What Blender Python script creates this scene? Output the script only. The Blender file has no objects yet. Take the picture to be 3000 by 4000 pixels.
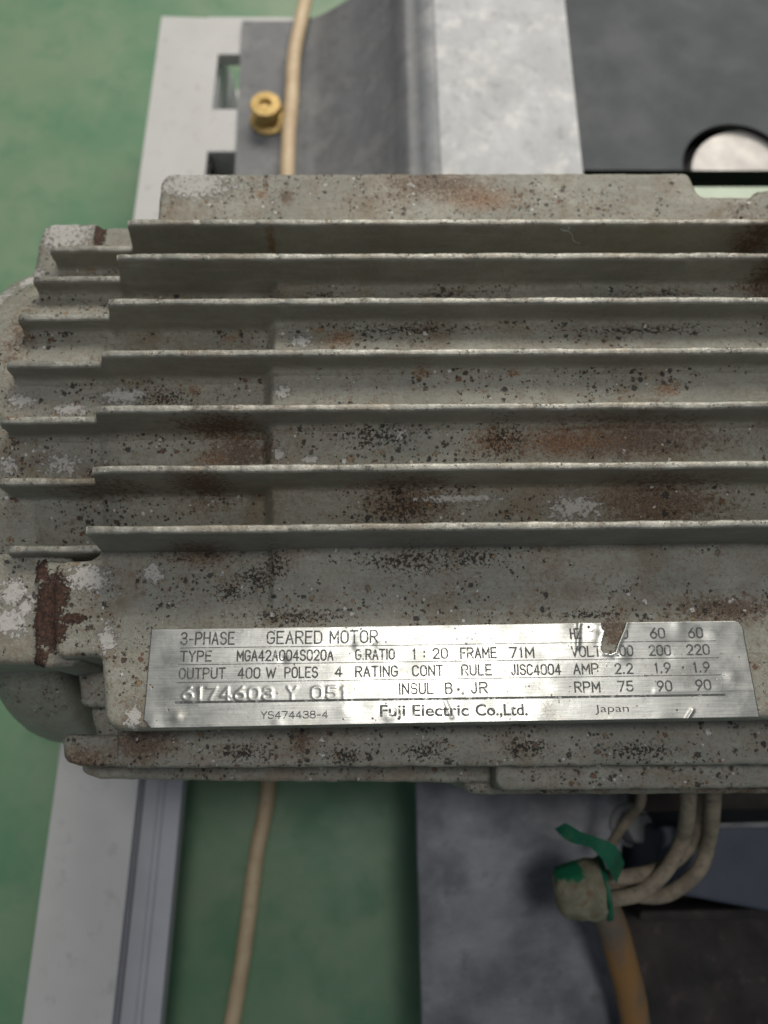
import bpy, math, random
import numpy as np
from mathutils import Vector, Matrix, noise
from mathutils.geometry import tessellate_polygon
random.seed(7)

# ------------------------------------------------------------------ camera
F = 3008.0                     # focal length in pixels of a 3000 px wide frame
CAMZ = 156.0                   # camera height in the motor's own millimetres
LIFT = 217.0                   # the floor lies at -217, lifted to zero
def nrm(a): a = np.array(a, float); return a/np.linalg.norm(a)
TH = math.radians(16.5)
Dx = nrm((1, -.0097, .0237))                        # motor axis in (right, down, forward)
nx = -(Dx[1]*math.sin(TH)+Dx[2]*math.cos(TH))/Dx[0]
Zc = -nrm((nx, math.sin(TH), math.cos(TH)))
Yc = np.cross(Zc, Dx)
R = np.array([Dx, Yc, Zc])                          # world = R @ cam
cam_d = bpy.data.cameras.new('camera'); cam = bpy.data.objects.new('camera', cam_d)
bpy.context.scene.collection.objects.link(cam); bpy.context.scene.camera = cam
M = Matrix.Identity(4)
for i in range(3):
    M[i][0] = R[i][0]; M[i][1] = -R[i][1]; M[i][2] = -R[i][2]
M[0][3], M[1][3], M[2][3] = 0, 0, (CAMZ+LIFT)*.001
cam.matrix_world = M
cam_d.sensor_fit = 'HORIZONTAL'; cam_d.sensor_width = 36; cam_d.lens = 36*F/3000
cam_d.clip_start = .005; cam_d.clip_end = 50
cam_d.dof.use_dof = True; cam_d.dof.focus_distance = .168; cam_d.dof.aperture_fstop = 36.1/2.3

# ------------------------------------------------------------------ world and lamps
sc = bpy.context.scene
w = bpy.data.worlds.new('World'); sc.world = w; w.use_nodes = True
bg = w.node_tree.nodes['Background']; bg.inputs[0].default_value = (.80, .88, 1, 1); bg.inputs[1].default_value = .165
def lamp(name, loc, target, sx, sy, power, col):
    d = bpy.data.lights.new(name, 'AREA'); d.shape = 'RECTANGLE'; d.size = sx; d.size_y = sy; d.energy = power; d.color = col
    o = bpy.data.objects.new(name, d); sc.collection.objects.link(o)
    o.location = loc; o.rotation_euler = (Vector(target)-Vector(loc)).to_track_quat('-Z', 'Y').to_euler(); return o
lamp('ceiling_lamp', (.34, 1.30, 1.25), (-.02, .10, .15), 1.1, .55, 20.5, (1, .95, .86))
lamp('ceiling_lamp', (.17, .17, 1.75), (0.02, .03, .2), .30, .30, 6.2, (1, .98, .95))
sc.view_settings.view_transform = 'Standard'; sc.view_settings.look = 'None'
sc.view_settings.exposure = 0; sc.view_settings.gamma = 1
sc.cycles.use_denoising = True
sc.cycles.max_bounces = 6

# ------------------------------------------------------------------ helpers
def P(px, py, z):
    """the point at height z that the photograph shows at pixel (px, py); millimetres"""
    r = R @ np.array(((px-1500)/F, (py-2000)/F, 1.0))
    t = (z-CAMZ)/r[2]
    return (r[0]*t, r[1]*t, z)
def link(o): sc.collection.objects.link(o); return o
ROOT = {}
def thing(name, base, label, cat, group=None):
    o = link(bpy.data.objects.new(name, None)); o.empty_display_size = .01
    o.location = (base[0]*.001, base[1]*.001, (base[2]+LIFT)*.001)
    o['label'] = label; o['category'] = cat
    if group: o['group'] = group
    ROOT[o.name] = Vector(base); return o
def origin(p):
    while p is not None:
        if p.name in ROOT: return ROOT[p.name]
        p = p.parent
    return Vector((0, 0, -LIFT))
def mk(name, verts, faces, mats, parent=None, midx=None, smooth=40, label=None):
    b = origin(parent); b = np.array(b)
    v = (np.asarray(verts, float)-b)*.001
    me = bpy.data.meshes.new(name); me.from_pydata(v.tolist(), [], [tuple(f) for f in faces])
    for m in (mats if isinstance(mats, (list, tuple)) else [mats]): me.materials.append(m)
    if midx is not None: me.polygons.foreach_set('material_index', midx)
    me.validate(); me.update()
    if smooth:
        me.polygons.foreach_set('use_smooth', [True]*len(me.polygons))
        me.set_sharp_from_angle(angle=math.radians(smooth))
    o = link(bpy.data.objects.new(name, me)); o.parent = parent
    if label: o['label'] = label
    return o
def tag(o, label, cat, group=None):
    o['label'] = label; o['category'] = cat
    if group: o['group'] = group
    return o
def struct(o): o['kind'] = 'structure'; return o
def grid_faces(n, m, closed=False, flip=False):
    f = []
    for i in range(n-1):
        for j in range(m if closed else m-1):
            k = (j+1) % m
            q = (i*m+j, i*m+k, (i+1)*m+k, (i+1)*m+j)
            f.append(q[::-1] if flip else q)
    return f
def nz(x, y, z, s, seed=0): return noise.noise(Vector((x*s+seed, y*s-seed*.7, z*s+seed*1.3)))
def round_poly(pts, rad, seg=6):
    out = []; n = len(pts)
    rads = rad if isinstance(rad, (list, tuple)) else [rad]*n
    for i in range(n):
        p, a, b = [np.array(pts[k % n][:2], float) for k in (i, i-1, i+1)]
        r = rads[i]
        if r <= 0: out.append(tuple(p)); continue
        da, db = nrm(a-p), nrm(b-p)
        ang = math.acos(max(-1, min(1, float(da@db))))
        if ang > 2.95 or ang < .05: out.append(tuple(p)); continue
        t = r/math.tan(ang/2)
        t = min(t, .45*np.linalg.norm(a-p), .45*np.linalg.norm(b-p)); 
        p0, p1 = p+da*t, p+db*t
        for k in range(seg+1):
            s = k/seg; out.append(tuple((1-s)**2*p0+2*s*(1-s)*p+s*s*p1))
    return out
def resample(poly, step):
    out = []
    for i in range(len(poly)):
        a, b = np.array(poly[i]), np.array(poly[(i+1) % len(poly)])
        L = np.linalg.norm(b-a)
        if L < 1e-6: continue
        n = max(1, int(L/step))
        for k in range(n): out.append(tuple(a+(b-a)*k/n))
    return out
def slab_mesh(pts, zt, zb, bev=1.0, rad=2.0, step=1.2, wob=.12, flare=.0, ztf=None, seed=0):
    """a cast slab: rounded outline, rounded top edge, drafted side"""
    rl = [max(q, bev*2.3+wob*2) for q in (rad if isinstance(rad, (list, tuple)) else [rad]*len(pts))]
    poly = resample(round_poly(pts, rl, 10), step)
    a = np.array(poly); area = .5*np.sum(a[:, 0]*np.roll(a[:, 1], -1)-np.roll(a[:, 0], -1)*a[:, 1])
    if area < 0: a = a[::-1]
    tn = np.roll(a, -1, 0)-np.roll(a, 1, 0); tn /= np.linalg.norm(tn, axis=1)[:, None]+1e-9
    nn = np.stack([tn[:, 1], -tn[:, 0]], 1)            # outward
    m = len(a); V = []; 
    rings = [(flare, zb), (flare*.3, (zb+zt-bev)/2), (0, zt-bev)]
    for k in range(1, 5):
        t = k/4*math.pi/2; rings.append((-bev*(1-math.cos(t)), zt-bev+bev*math.sin(t)))
    rings.append((-bev*1.8, zt))
    for off, z in rings:
        for i in range(m):
            q = a[i]+nn[i]*off
            d = nz(q[0], q[1], z, .35, seed)*wob+nz(q[0], q[1], z, 1.2, seed)*wob*.5
            zz = z
            if ztf is not None: zz = z+(ztf(q[0], q[1]) if z > zb+.5 else 0)
            V.append((q[0]+nn[i][0]*d, q[1]+nn[i][1]*d, zz+(d*.3 if zb+.5 < z < zt-1e-6 else 0)))
    F_ = grid_faces(len(rings), m, True)
    base = (len(rings)-1)*m
    c = len(V); cx, cy = a.mean(0)
    tri = tessellate_polygon([[Vector((V[base+i][0], V[base+i][1], 0)) for i in range(m)]])
    for t in tri:
        p = [np.array(V[base+k][:2]) for k in t]
        cr = (p[1][0]-p[0][0])*(p[2][1]-p[0][1])-(p[1][1]-p[0][1])*(p[2][0]-p[0][0])
        F_.append(tuple(base+k for k in (t if cr > 0 else t[::-1])))
    return V, F_
def slab(name, pts, zt, zb, mat, parent, **k):
    lab = k.pop('label', None)
    v, f = slab_mesh(pts, zt, zb, **k); return mk(name, v, f, mat, parent, label=lab)
def slab_px(name, px, zt, zb, mat, parent, **k):
    return slab(name, [P(x, y, zt)[:2] for x, y in px], zt, zb, mat, parent, **k)
def box_pts(x0, x1, y0, y1): return [(x0, y0), (x1, y0), (x1, y1), (x0, y1)]
def catmull(pts, n=10):
    p = [np.array(q, float) for q in pts]; p = [2*p[0]-p[1]]+p+[2*p[-1]-p[-2]]; out = []
    for i in range(1, len(p)-2):
        for k in range(n):
            t = k/n; a, b, c, d = p[i-1:i+3]
            out.append(.5*((2*b)+(-a+c)*t+(2*a-5*b+4*c-d)*t*t+(-a+3*b-3*c+d)*t**3))
    out.append(p[-2]); return out
def tube_mesh(path, rad, seg=14, wob=0.0):
    V = []; up = np.array((0, 0, 1.0)); n = len(path); prev = None
    for i, p in enumerate(path):
        t = nrm(path[min(i+1, n-1)]-path[max(i-1, 0)])
        if prev is None:
            a = np.cross(t, up); 
            if np.linalg.norm(a) < .1: a = np.cross(t, (1, 0, 0))
            a = nrm(a)
        else: a = nrm(prev-t*(prev@t))
        prev = a; b = np.cross(t, a)
        r = rad(i/(n-1)) if callable(rad) else rad
        for k in range(seg):
            an = 2*math.pi*k/seg; rr = r*(1+wob*nz(p[0]+k, p[1], p[2], .3))
            V.append(p+a*math.cos(an)*rr+b*math.sin(an)*rr)
    F_ = grid_faces(n, seg, True)
    F_.append(tuple(range(seg))[::-1]); F_.append(tuple((n-1)*seg+k for k in range(seg)))
    return V, F_
def tube(name, pts, rad, mat, parent=None, n=10, **k):
    v, f = tube_mesh(catmull(pts, n), rad, **k); return mk(name, v, f, mat, parent)

# ------------------------------------------------------------------ materials
class NT:
    def __init__(s, name):
        s.m = bpy.data.materials.new(name); s.m.use_nodes = True; s.t = s.m.node_tree; s.n = s.t.nodes
        s.b = s.n['Principled BSDF']
        g = s.n.new('ShaderNodeNewGeometry'); v = s.n.new('ShaderNodeVectorMath'); v.operation = 'MULTIPLY_ADD'
        s.l(g.outputs['Position'], v.inputs[0]); v.inputs[1].default_value = (1000,)*3; v.inputs[2].default_value = (0, 0, -LIFT)
        s.pos = v.outputs[0]
        x = s.n.new('ShaderNodeSeparateXYZ'); s.l(g.outputs['Normal'], x.inputs[0]); s.nzv = x.outputs[2]
    def l(s, a, b): s.t.links.new(a, b)
    def put(s, x, sock):
        if isinstance(x, (int, float)): sock.default_value = x
        elif isinstance(x, tuple): sock.default_value = x if len(x) == 4 or sock.type == 'VECTOR' else x+(1,)
        else: s.l(x, sock)
    def noise(s, sc_, det=4, rough=.6, off=0, stretch=None, dist=0):
        v = s.pos
        if stretch or off:
            m = s.n.new('ShaderNodeMapping'); s.l(v, m.inputs[0]); m.inputs[1].default_value = (off, off*.6, off*1.7)
            if stretch: m.inputs[3].default_value = stretch
            v = m.outputs[0]
        t = s.n.new('ShaderNodeTexNoise'); s.l(v, t.inputs['Vector']); t.inputs['Scale'].default_value = sc_
        t.inputs['Detail'].default_value = det; t.inputs['Roughness'].default_value = rough; t.inputs['Distortion'].default_value = dist
        return t.outputs['Fac']
    def voro(s, sc_, off=0):
        m = s.n.new('ShaderNodeMapping'); s.l(s.pos, m.inputs[0]); m.inputs[1].default_value = (off,)*3
        t = s.n.new('ShaderNodeTexVoronoi'); s.l(m.outputs[0], t.inputs['Vector']); t.inputs['Scale'].default_value = sc_
        return t.outputs['Distance']
    def flecks(s, sc_, rad, off, warp, amt=.5):
        """irregular chips: (mask, random number per chip)"""
        m = s.n.new('ShaderNodeMapping'); s.l(s.pos, m.inputs[0]); m.inputs[1].default_value = (off,)*3
        t = s.n.new('ShaderNodeTexVoronoi'); s.l(m.outputs[0], t.inputs['Vector']); t.inputs['Scale'].default_value = sc_
        c = s.n.new('ShaderNodeSeparateColor'); s.l(t.outputs['Color'], c.inputs[0])
        d = s.math('ADD', t.outputs['Distance'], s.math('MULTIPLY', s.math('SUBTRACT', warp, .5), amt))
        lim = s.math('MULTIPLY', s.math('POWER', c.outputs[0], 2.2), rad)
        return s.ramp(s.math('SUBTRACT', lim, d), 0.0, .03), c.outputs[1]
    def math(s, op, a, b=0.0, clamp=False):
        t = s.n.new('ShaderNodeMath'); t.operation = op; t.use_clamp = clamp; s.put(a, t.inputs[0]); s.put(b, t.inputs[1]); return t.outputs[0]
    def ramp(s, x, lo, hi, a=0.0, b=1.0):
        t = s.n.new('ShaderNodeMapRange'); t.interpolation_type = 'SMOOTHSTEP'
        s.put(x, t.inputs[0]); s.put(lo, t.inputs[1]); s.put(hi, t.inputs[2]); s.put(a, t.inputs[3]); s.put(b, t.inputs[4]); return t.outputs[0]
    def mix(s, f, a, b):
        t = s.n.new('ShaderNodeMix'); t.data_type = 'RGBA'
        s.put(f, t.inputs[0]); s.put(a, t.inputs[6]); s.put(b, t.inputs[7]); return t.outputs[2]
    def blob(s, items):
        """soft-edged stains at given places: (centre, radii)"""
        acc = None
        for c, r in items:
            a = s.n.new('ShaderNodeVectorMath'); a.operation = 'SUBTRACT'; s.l(s.pos, a.inputs[0]); a.inputs[1].default_value = c
            b = s.n.new('ShaderNodeVectorMath'); b.operation = 'DIVIDE'; s.l(a.outputs[0], b.inputs[0]); b.inputs[1].default_value = r
            d = s.n.new('ShaderNodeVectorMath'); d.operation = 'LENGTH'; s.l(b.outputs[0], d.inputs[0])
            v = s.math('SUBTRACT', 1.0, d.outputs['Value'])
            acc = v if acc is None else s.math('MAXIMUM', acc, v)
        return s.math('MAXIMUM', acc, 0.0)
    def bump(s, h, dist, strength=1.0, normal=None):
        t = s.n.new('ShaderNodeBump'); t.inputs['Strength'].default_value = strength; t.inputs['Distance'].default_value = dist*.001
        s.put(h, t.inputs['Height'])
        if normal is not None: s.l(normal, t.inputs['Normal'])
        return t.outputs[0]
    def out(s, col, rough, metal=0.0, normal=None, spec=.5, **k):
        s.put(col, s.b.inputs['Base Color']); s.put(rough, s.b.inputs['Roughness']); s.put(metal, s.b.inputs['Metallic'])
        s.b.inputs['Specular IOR Level'].default_value = spec
        if normal is not None: s.l(normal, s.b.inputs['Normal'])
        for a, b in k.items(): s.put(b, s.b.inputs[a])
        return s.m

def px_blob(px, py, z, rx, ry, rz=14): return (P(px, py, z), (rx, ry, rz))
DARK = [px_blob(1600, 2195, -19, 17, 4.5), px_blob(1840, 2185, -19, 10, 3), px_blob(1080, 2215, -19, 5, 6.5), px_blob(900, 2310, -19, 5.5, 3.5),
        px_blob(1010, 2260, -19, 7, 4.5), px_blob(1480, 1710, -12, 13, 3.5), px_blob(1960, 1720, -12, 6, 6), px_blob(1250, 1130, -14, 7, 2.2), px_blob(1720, 1130, -14, 14, 2.4),
        px_blob(2500, 2930, -35, 12, 3, 9), px_blob(1650, 2935, -35, 9, 3, 9), px_blob(1350, 2950, -35, 7, 3, 9), px_blob(950, 2940, -35, 9, 3, 9), px_blob(2050, 2920, -35, 8, 3, 9), px_blob(1560, 1980, -14, 12, 5), px_blob(2300, 2400, -19, 14, 1.5),
        px_blob(640, 1560, -14, 9, 4), px_blob(1600, 1290, -12, 24, 2.2), px_blob(2500, 1290, -12, 24, 2.0), px_blob(2600, 1125, -14, 26, 2.0), px_blob(1150, 2410, -19, 16, 2.5)]
BROWN = [px_blob(860, 1650, -12, 15, 6), px_blob(940, 1760, -14, 13, 9), px_blob(790, 1890, -12, 10, 10), px_blob(780, 2170, -19, 12, 4), px_blob(2600, 1960, -14, 26, 9),
         px_blob(2450, 1720, -12, 38, 7), px_blob(1600, 1950, -14, 18, 7), px_blob(2850, 2380, -19, 20, 5), px_blob(400, 1870, -15, 20, 6), px_blob(300, 2980, -37, 12, 6),
         px_blob(1700, 720, -25, 22, 8), px_blob(1120, 770, -25, 3.5, 4), px_blob(1180, 2890, -35, 3.5, 6, 12), px_blob(2200, 3040, -55, 35, 6), px_blob(560, 2900, -35, 14, 6),
         px_blob(2400, 2470, -19, 5, 6), px_blob(2990, 1000, -15, 9, 40, 30), px_blob(110, 1380, -22, 6, 18), px_blob(2900, 3050, -55, 24, 8)]  # the tall right-hand patch paints shade over the channel ends
RUST = [px_blob(205, 2400, -26, 5.0, 15, 18), px_blob(240, 2340, -24, 6.5, 10, 14), px_blob(235, 2480, -24, 6, 6, 14), px_blob(300, 2425, -22, 5, 2.0, 14), px_blob(180, 2240, -26, 2.5, 5, 18), px_blob(395, 915, -32, 2.0, 14, 20), px_blob(190, 2580, -28, 3.0, 5, 18)]
ORANGE = [px_blob(885, 1290, -12, 4, 1.6), px_blob(760, 1525, -14, 2.2, 2), px_blob(1330, 1330, -12, 6, 4), px_blob(2000, 1475, -12, 2.5, 1.6), px_blob(1640, 1475, -12, 3, 2), px_blob(1930, 1730, -12, 11, 5),
          px_blob(2200, 1730, -12, 20, 5), px_blob(1060, 970, -20, 2, 7), px_blob(2600, 1535, -12, 5, 3), px_blob(820, 1780, -14, 6, 3), px_blob(60, 1630, -10, 4, 1.5),
          px_blob(1880, 780, -25, 16, 6), px_blob(1020, 760, -25, 3, 2.5), px_blob(1700, 1180, -12, 8, 2)]
WHITE = [px_blob(75, 1560, -14, 5.5, 3.5), px_blob(270, 1590, -14, 7, 3), px_blob(210, 1790, -14, 9, 4.5), px_blob(480, 1545, -14, 10, 4), px_blob(1105, 1545, -12, 3.5, 3), px_blob(1090, 1780, -12, 2.5, 2.5),
         px_blob(1210, 1795, -12, 4, 1.8), px_blob(2250, 1975, -14, 12, 5), px_blob(1800, 1940, -14, 18, 1.5), px_blob(60, 2320, -25, 6, 6), px_blob(40, 2430, -25, 8, 6), px_blob(110, 2370, -25, 4, 3), px_blob(60, 1230, -32, 6, 12, 20), px_blob(130, 1120, -32, 6, 8, 20), px_blob(340, 2260, -19, 9, 6), px_blob(600, 2240, -19, 4, 4),
         px_blob(250, 900, -30, 13, 12, 20), px_blob(10, 1800, -14, 4, 4), px_blob(1180, 1340, -12, 5, 3), px_blob(1560, 1700, -12, 3, 3), px_blob(420, 2500, -19, 4, 6), px_blob(520, 2800, -19, 3, 6),
         px_blob(760, 720, -25, 20, 8)]
SHINE = [px_blob(1550, 2970, -35, 50, 5, 9)]

def cast_material(name, tip=False):
    s = NT(name)
    big = s.noise(.035, 5, .6, 11); mid = s.noise(.22, 6, .65, 3); fine = s.noise(1.3, 6, .78, 7); grit = s.noise(2.6, 3, .7, 33); streak = s.noise(.5, 5, .65, 5, (.15, 1, 1))
    up = s.ramp(s.nzv, .25, .85, .22, 1.0)      # dust and grit lie on faces that look up
    if tip:
        c = s.mix(s.ramp(s.noise(.12, 5, .7, 77), .38, .62), (.25, .25, .215), (.44, .43, .375))
        c = s.mix(s.math('MULTIPLY', s.ramp(mid, .45, .6), .5), c, (.24, .235, .20))
    else:
        c = s.mix(s.ramp(big, .35, .65), (.228, .230, .192), (.315, .311, .258))
        c = s.mix(s.math('MULTIPLY', s.ramp(mid, .42, .62), .55), c, (.270, .250, .200))
    c = s.mix(s.math('MULTIPLY', s.ramp(streak, .45, .75), .40), c, (.40, .39, .34))
    c = s.mix(s.math('MULTIPLY', s.ramp(fine, .52, .70), s.math('MULTIPLY', up, .50)), c, (.10, .082, .058))
    c = s.mix(s.math('MULTIPLY', s.ramp(fine, .44, .32), .35), c, (.46, .44, .38))
    # thin brown film of old oil and dust
    film = s.math('ADD', s.math('MULTIPLY', s.noise(.055, 6, .66, 23), .8), s.math('MULTIPLY', fine, .22))
    c = s.mix(s.math('MULTIPLY', s.ramp(film, .50, .64), s.math('MULTIPLY', up, .60 if not tip else .4)), c, (.185, .135, .082))
    wm = s.noise(.85, 8, .82, 67); reg = s.ramp(s.noise(.05, 5, .65, 27), .36, .60)
    c = s.mix(s.math('MULTIPLY', s.ramp(wm, .505, .60), s.math('MULTIPLY', up, s.math('MULTIPLY', s.math('ADD', s.math('MULTIPLY', reg, .7), .3), .75 if not tip else .4))), c, s.mix(s.ramp(grit, .42, .6), (.085, .055, .034), (.24, .155, .085)))
    br = s.blob(BROWN)
    rag = s.noise(.9, 9, .82, 31)
    c = s.mix(s.math('MULTIPLY', s.ramp(s.math('ADD', s.math('MULTIPLY', br, .5), s.noise(.3, 5, .6, 37)), .52, .85), .42), c, (.17, .118, .074))
    mb = s.ramp(s.math('ADD', s.math('MULTIPLY', br, .22), rag), .585, .64)
    c = s.mix(s.math('MULTIPLY', mb, s.ramp(br, 0, .12, .0, .85 if not tip else .35)), c, s.mix(s.ramp(grit, .40, .60), (.045, .028, .018), (.17, .105, .060)))
    # crisp chips: dark pits, rust flecks, pale bare metal
    gate = s.ramp(s.noise(.07, 6, .7, 71), .44, .60); g2 = s.math('MULTIPLY', up, s.math('ADD', s.math('MULTIPLY', gate, .8), .2))
    allm = None
    for sc_, rad, off, warp, am in ((.27, .25, 3.1, fine, 1.0), (.55, .40, 17.7, s.noise(2.0, 6, .8, 91), 1.3), (1.15, .50, 29.3, grit, 1.2)):
        m, rn = s.flecks(sc_, rad, off, warp, am)
        m = s.math('MULTIPLY', m, s.ramp(s.math('ADD', g2, s.math('MULTIPLY', rn, .25)), .47, .62))
        k = s.n.new('ShaderNodeValToRGB'); s.l(rn, k.inputs[0]); k.color_ramp.interpolation = 'CONSTANT'
        e = k.color_ramp.elements; e[0].color = (.022, .020, .018, 1); e[1].position = .48; e[1].color = (.055, .032, .020, 1)
        for p, cc in ((.68, (.15, .065, .028, 1)), (.79, (.27, .18, .10, 1)), (.90, (.60, .585, .54, 1))):
            q = e.new(p); q.color = cc
        c = s.mix(s.math('MULTIPLY', m, .92 if not tip else .45), c, k.outputs[0])
        allm = m if allm is None else s.math('MAXIMUM', allm, m)
    orr = s.blob(ORANGE)
    c = s.mix(s.math('MULTIPLY', s.ramp(orr, .0, .7), .18), c, (.26, .17, .09))
    mo = s.math('MULTIPLY', s.ramp(s.math('ADD', s.math('MULTIPLY', orr, .20), s.noise(1.5, 6, .8, 41)), .60, .64), s.ramp(orr, 0, .15))
    c = s.mix(s.math('MULTIPLY', mo, .85), c, s.mix(s.ramp(grit, .4, .6), (.10, .04, .018), (.30, .16, .07)))
    wh = s.blob(WHITE)
    mw = s.ramp(s.math('ADD', s.math('MULTIPLY', wh, .31), s.noise(.85, 8, .78, 53)), .64, .67)
    mw = s.math('MULTIPLY', mw, s.ramp(wh, 0, .08)) if not tip else s.math('MULTIPLY', mw, s.ramp(wh, 0, .25, .0, .5))
    c = s.mix(s.math('MULTIPLY', mw, s.ramp(grit, .3, .65, 1.0, .75)), c, (.54, .52, .49))
    dk = s.blob(DARK)
    md = s.ramp(s.math('ADD', s.math('MULTIPLY', dk, .15), s.noise(1.25, 7, .76, 61)), .615, .635)
    md = s.math('MULTIPLY', md, s.ramp(dk, 0, .1))
    c = s.mix(s.math('MULTIPLY', md, .93 if not tip else .5), c, s.mix(s.ramp(mid, .45, .55), (.020, .018, .016), (.050, .028, .018)))
    rs = s.blob(RUST)
    mr = s.ramp(s.math('ADD', s.math('MULTIPLY', rs, .62), s.noise(.95, 7, .78, 83)), .70, .73)
    mr = s.math('MULTIPLY', mr, s.ramp(rs, 0, .05))
    c = s.mix(mr, c, s.mix(s.ramp(fine, .38, .62), (.014, .008, .006), (.095, .045, .028)))
    h = s.math('SUBTRACT', s.math('MULTIPLY', fine, .6), s.math('MULTIPLY', s.math('MAXIMUM', md, allm), .9))
    h = s.math('ADD', h, s.math('MULTIPLY', grit, .35))
    h = s.math('ADD', h, s.math('MULTIPLY', s.math('MAXIMUM', mr, s.math('MULTIPLY', mw, .7)), 1.0))
    n1 = s.bump(h, .32 if not tip else .20, .85)
    n2 = s.bump(s.noise(.28, 4, .5, 19), .6, .5, n1)
    ro = s.ramp(mid, .3, .7, .38, .58) if not tip else s.ramp(mid, .3, .7, .28, .46)
    ro = s.math('ADD', ro, s.math('MULTIPLY', s.math('MAXIMUM', md, s.math('MAXIMUM', mr, mw)), .3), True)
    return s.out(c, ro, .1 if not tip else .35, n2, .5)
M_cast = cast_material('cast_grey_paint'); M_tip = cast_material('worn_fin_edge', True)

def plate_material():
    s = NT('brushed_nameplate_metal')
    br = s.noise(2.5, 4, .6, 3, (.04, 1.6, 1)); sp = s.noise(.9, 5, .66, 7); big = s.noise(.05, 3, .5, 17)
    stain = s.noise(.12, 6, .7, 29)
    c = s.mix(s.ramp(br, .3, .7), (.40, .40, .37), (.53, .525, .485))
    c = s.mix(s.math('MULTIPLY', s.ramp(stain, .5, .75), .35), c, (.38, .33, .24))
    pit = s.ramp(sp, .66, .70); vo = s.ramp(s.math('ADD', s.voro(.33, 9), s.math('MULTIPLY', sp, .1)), .17, .12)
    pit = s.math('MAXIMUM', s.math('MULTIPLY', pit, .75), s.math('MULTIPLY', vo, s.ramp(s.noise(.2, 3, .5, 4), .5, .56)))
    c = s.mix(pit, c, s.mix(s.noise(.3, 2, .5, 5), (.06, .05, .04), (.22, .14, .07)))
    ro = s.ramp(s.noise(.16, 5, .6, 37), .3, .7, .27, .41)
    ro = s.math('ADD', ro, s.math('MULTIPLY', pit, .35), True)
    n = s.bump(br, .035, .6); n = s.bump(s.noise(.5, 4, .6, 8), .05, .5, n); n = s.bump(s.math('MULTIPLY', pit, -1.0), .06, .6, n)
    return s.out(c, ro, s.ramp(pit, 0, 1, .92, .2), n, .5)
M_plate = plate_material()
def ink_material():
    s = NT('worn_black_print')
    f = s.ramp(s.noise(1.3, 6, .75, 3), .52, .64)
    return s.out(s.mix(f, (.085, .088, .082), (.34, .34, .32)), s.ramp(f, 0, 1, .5, .35), s.ramp(f, 0, 1, 0.1, .8), None, .4)
M_ink = ink_material()

def simple(name, c1, c2, sc_, rough, metal=0.0, bumpd=.1, det=5, lo=.35, hi=.65, c3=None, spec=.5, stretch=None, bs=None):
    s = NT(name); f = s.noise(sc_, det, .6, 3, stretch)
    c = s.mix(s.ramp(f, lo, hi), c1, c2)
    if c3: c = s.mix(s.ramp(s.noise(sc_*2.7, 5, .7, 19, stretch), .56, .70), c, c3)
    n = s.bump(s.noise(bs or sc_*6, 4, .6, 5), bumpd, .6)
    return s.out(c, s.ramp(s.noise(sc_*1.7, 4, .6, 9), .3, .7, rough-.08, rough+.08), metal, n, spec)
M_floor = None
def floor_material():
    s = NT('green_floor_paint')
    a = s.noise(.012, 5, .6, 3); b = s.noise(.035, 6, .65, 13); d = s.noise(.14, 5, .65, 23)
    c = s.mix(s.ramp(a, .35, .65), (.125, .260, .145), (.215, .310, .190))
    c = s.mix(s.math('MULTIPLY', s.ramp(b, .48, .7), .6), c, (.090, .225, .125))
    c = s.mix(s.math('MULTIPLY', s.ramp(d, .52, .75), .35), c, (.22, .26, .19))
    return s.out(c, s.ramp(b, .3, .7, .38, .6), 0.0, s.bump(d, .4, .3), .5)
M_floor = floor_material()
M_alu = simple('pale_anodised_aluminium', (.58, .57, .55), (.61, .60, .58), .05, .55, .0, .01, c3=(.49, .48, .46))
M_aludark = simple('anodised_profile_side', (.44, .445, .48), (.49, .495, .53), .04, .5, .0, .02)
M_galv = None
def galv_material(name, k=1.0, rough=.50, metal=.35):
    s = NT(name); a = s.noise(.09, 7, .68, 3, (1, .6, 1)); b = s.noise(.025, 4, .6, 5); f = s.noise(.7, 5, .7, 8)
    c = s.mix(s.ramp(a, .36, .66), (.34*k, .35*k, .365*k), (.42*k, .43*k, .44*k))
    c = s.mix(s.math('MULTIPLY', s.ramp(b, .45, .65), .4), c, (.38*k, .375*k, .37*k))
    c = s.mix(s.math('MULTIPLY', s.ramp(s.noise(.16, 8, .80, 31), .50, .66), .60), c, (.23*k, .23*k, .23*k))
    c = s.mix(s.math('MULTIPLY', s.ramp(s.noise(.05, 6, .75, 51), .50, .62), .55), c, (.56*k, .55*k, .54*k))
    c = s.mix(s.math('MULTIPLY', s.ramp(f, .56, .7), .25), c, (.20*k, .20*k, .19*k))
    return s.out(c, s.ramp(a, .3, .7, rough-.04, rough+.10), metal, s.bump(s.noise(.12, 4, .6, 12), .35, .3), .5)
M_galv = galv_material('galvanised_sheet', .84); M_galvd = galv_material('dull_shaded_galvanised_sheet', .50, .62, .12)  # darker copy: shade of bracket flange and slope put into the colour
M_hub = simple('pale_brushed_hub_metal', (.42, .40, .385), (.54, .51, .48), .05, .5, .3, .1)
M_panel = simple('dark_grey_panel_paint', (.064, .074, .080), (.066, .076, .082), .02, .60, 0.0, .0, c3=(.067, .077, .082), spec=.3)
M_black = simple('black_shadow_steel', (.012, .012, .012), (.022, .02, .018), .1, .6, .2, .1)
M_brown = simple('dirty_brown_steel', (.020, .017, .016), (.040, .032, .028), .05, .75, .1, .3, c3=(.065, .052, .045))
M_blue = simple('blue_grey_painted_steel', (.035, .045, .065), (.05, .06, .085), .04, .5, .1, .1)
M_brass = simple('yellow_zinc_plating', (.50, .34, .11), (.60, .42, .16), .3, .5, .4, .15, c3=(.22, .12, .04))
M_cable = simple('beige_cable_jacket', (.58, .43, .27), (.68, .53, .34), .06, .5, 0, .1, c3=(.50, .35, .21))
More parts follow.
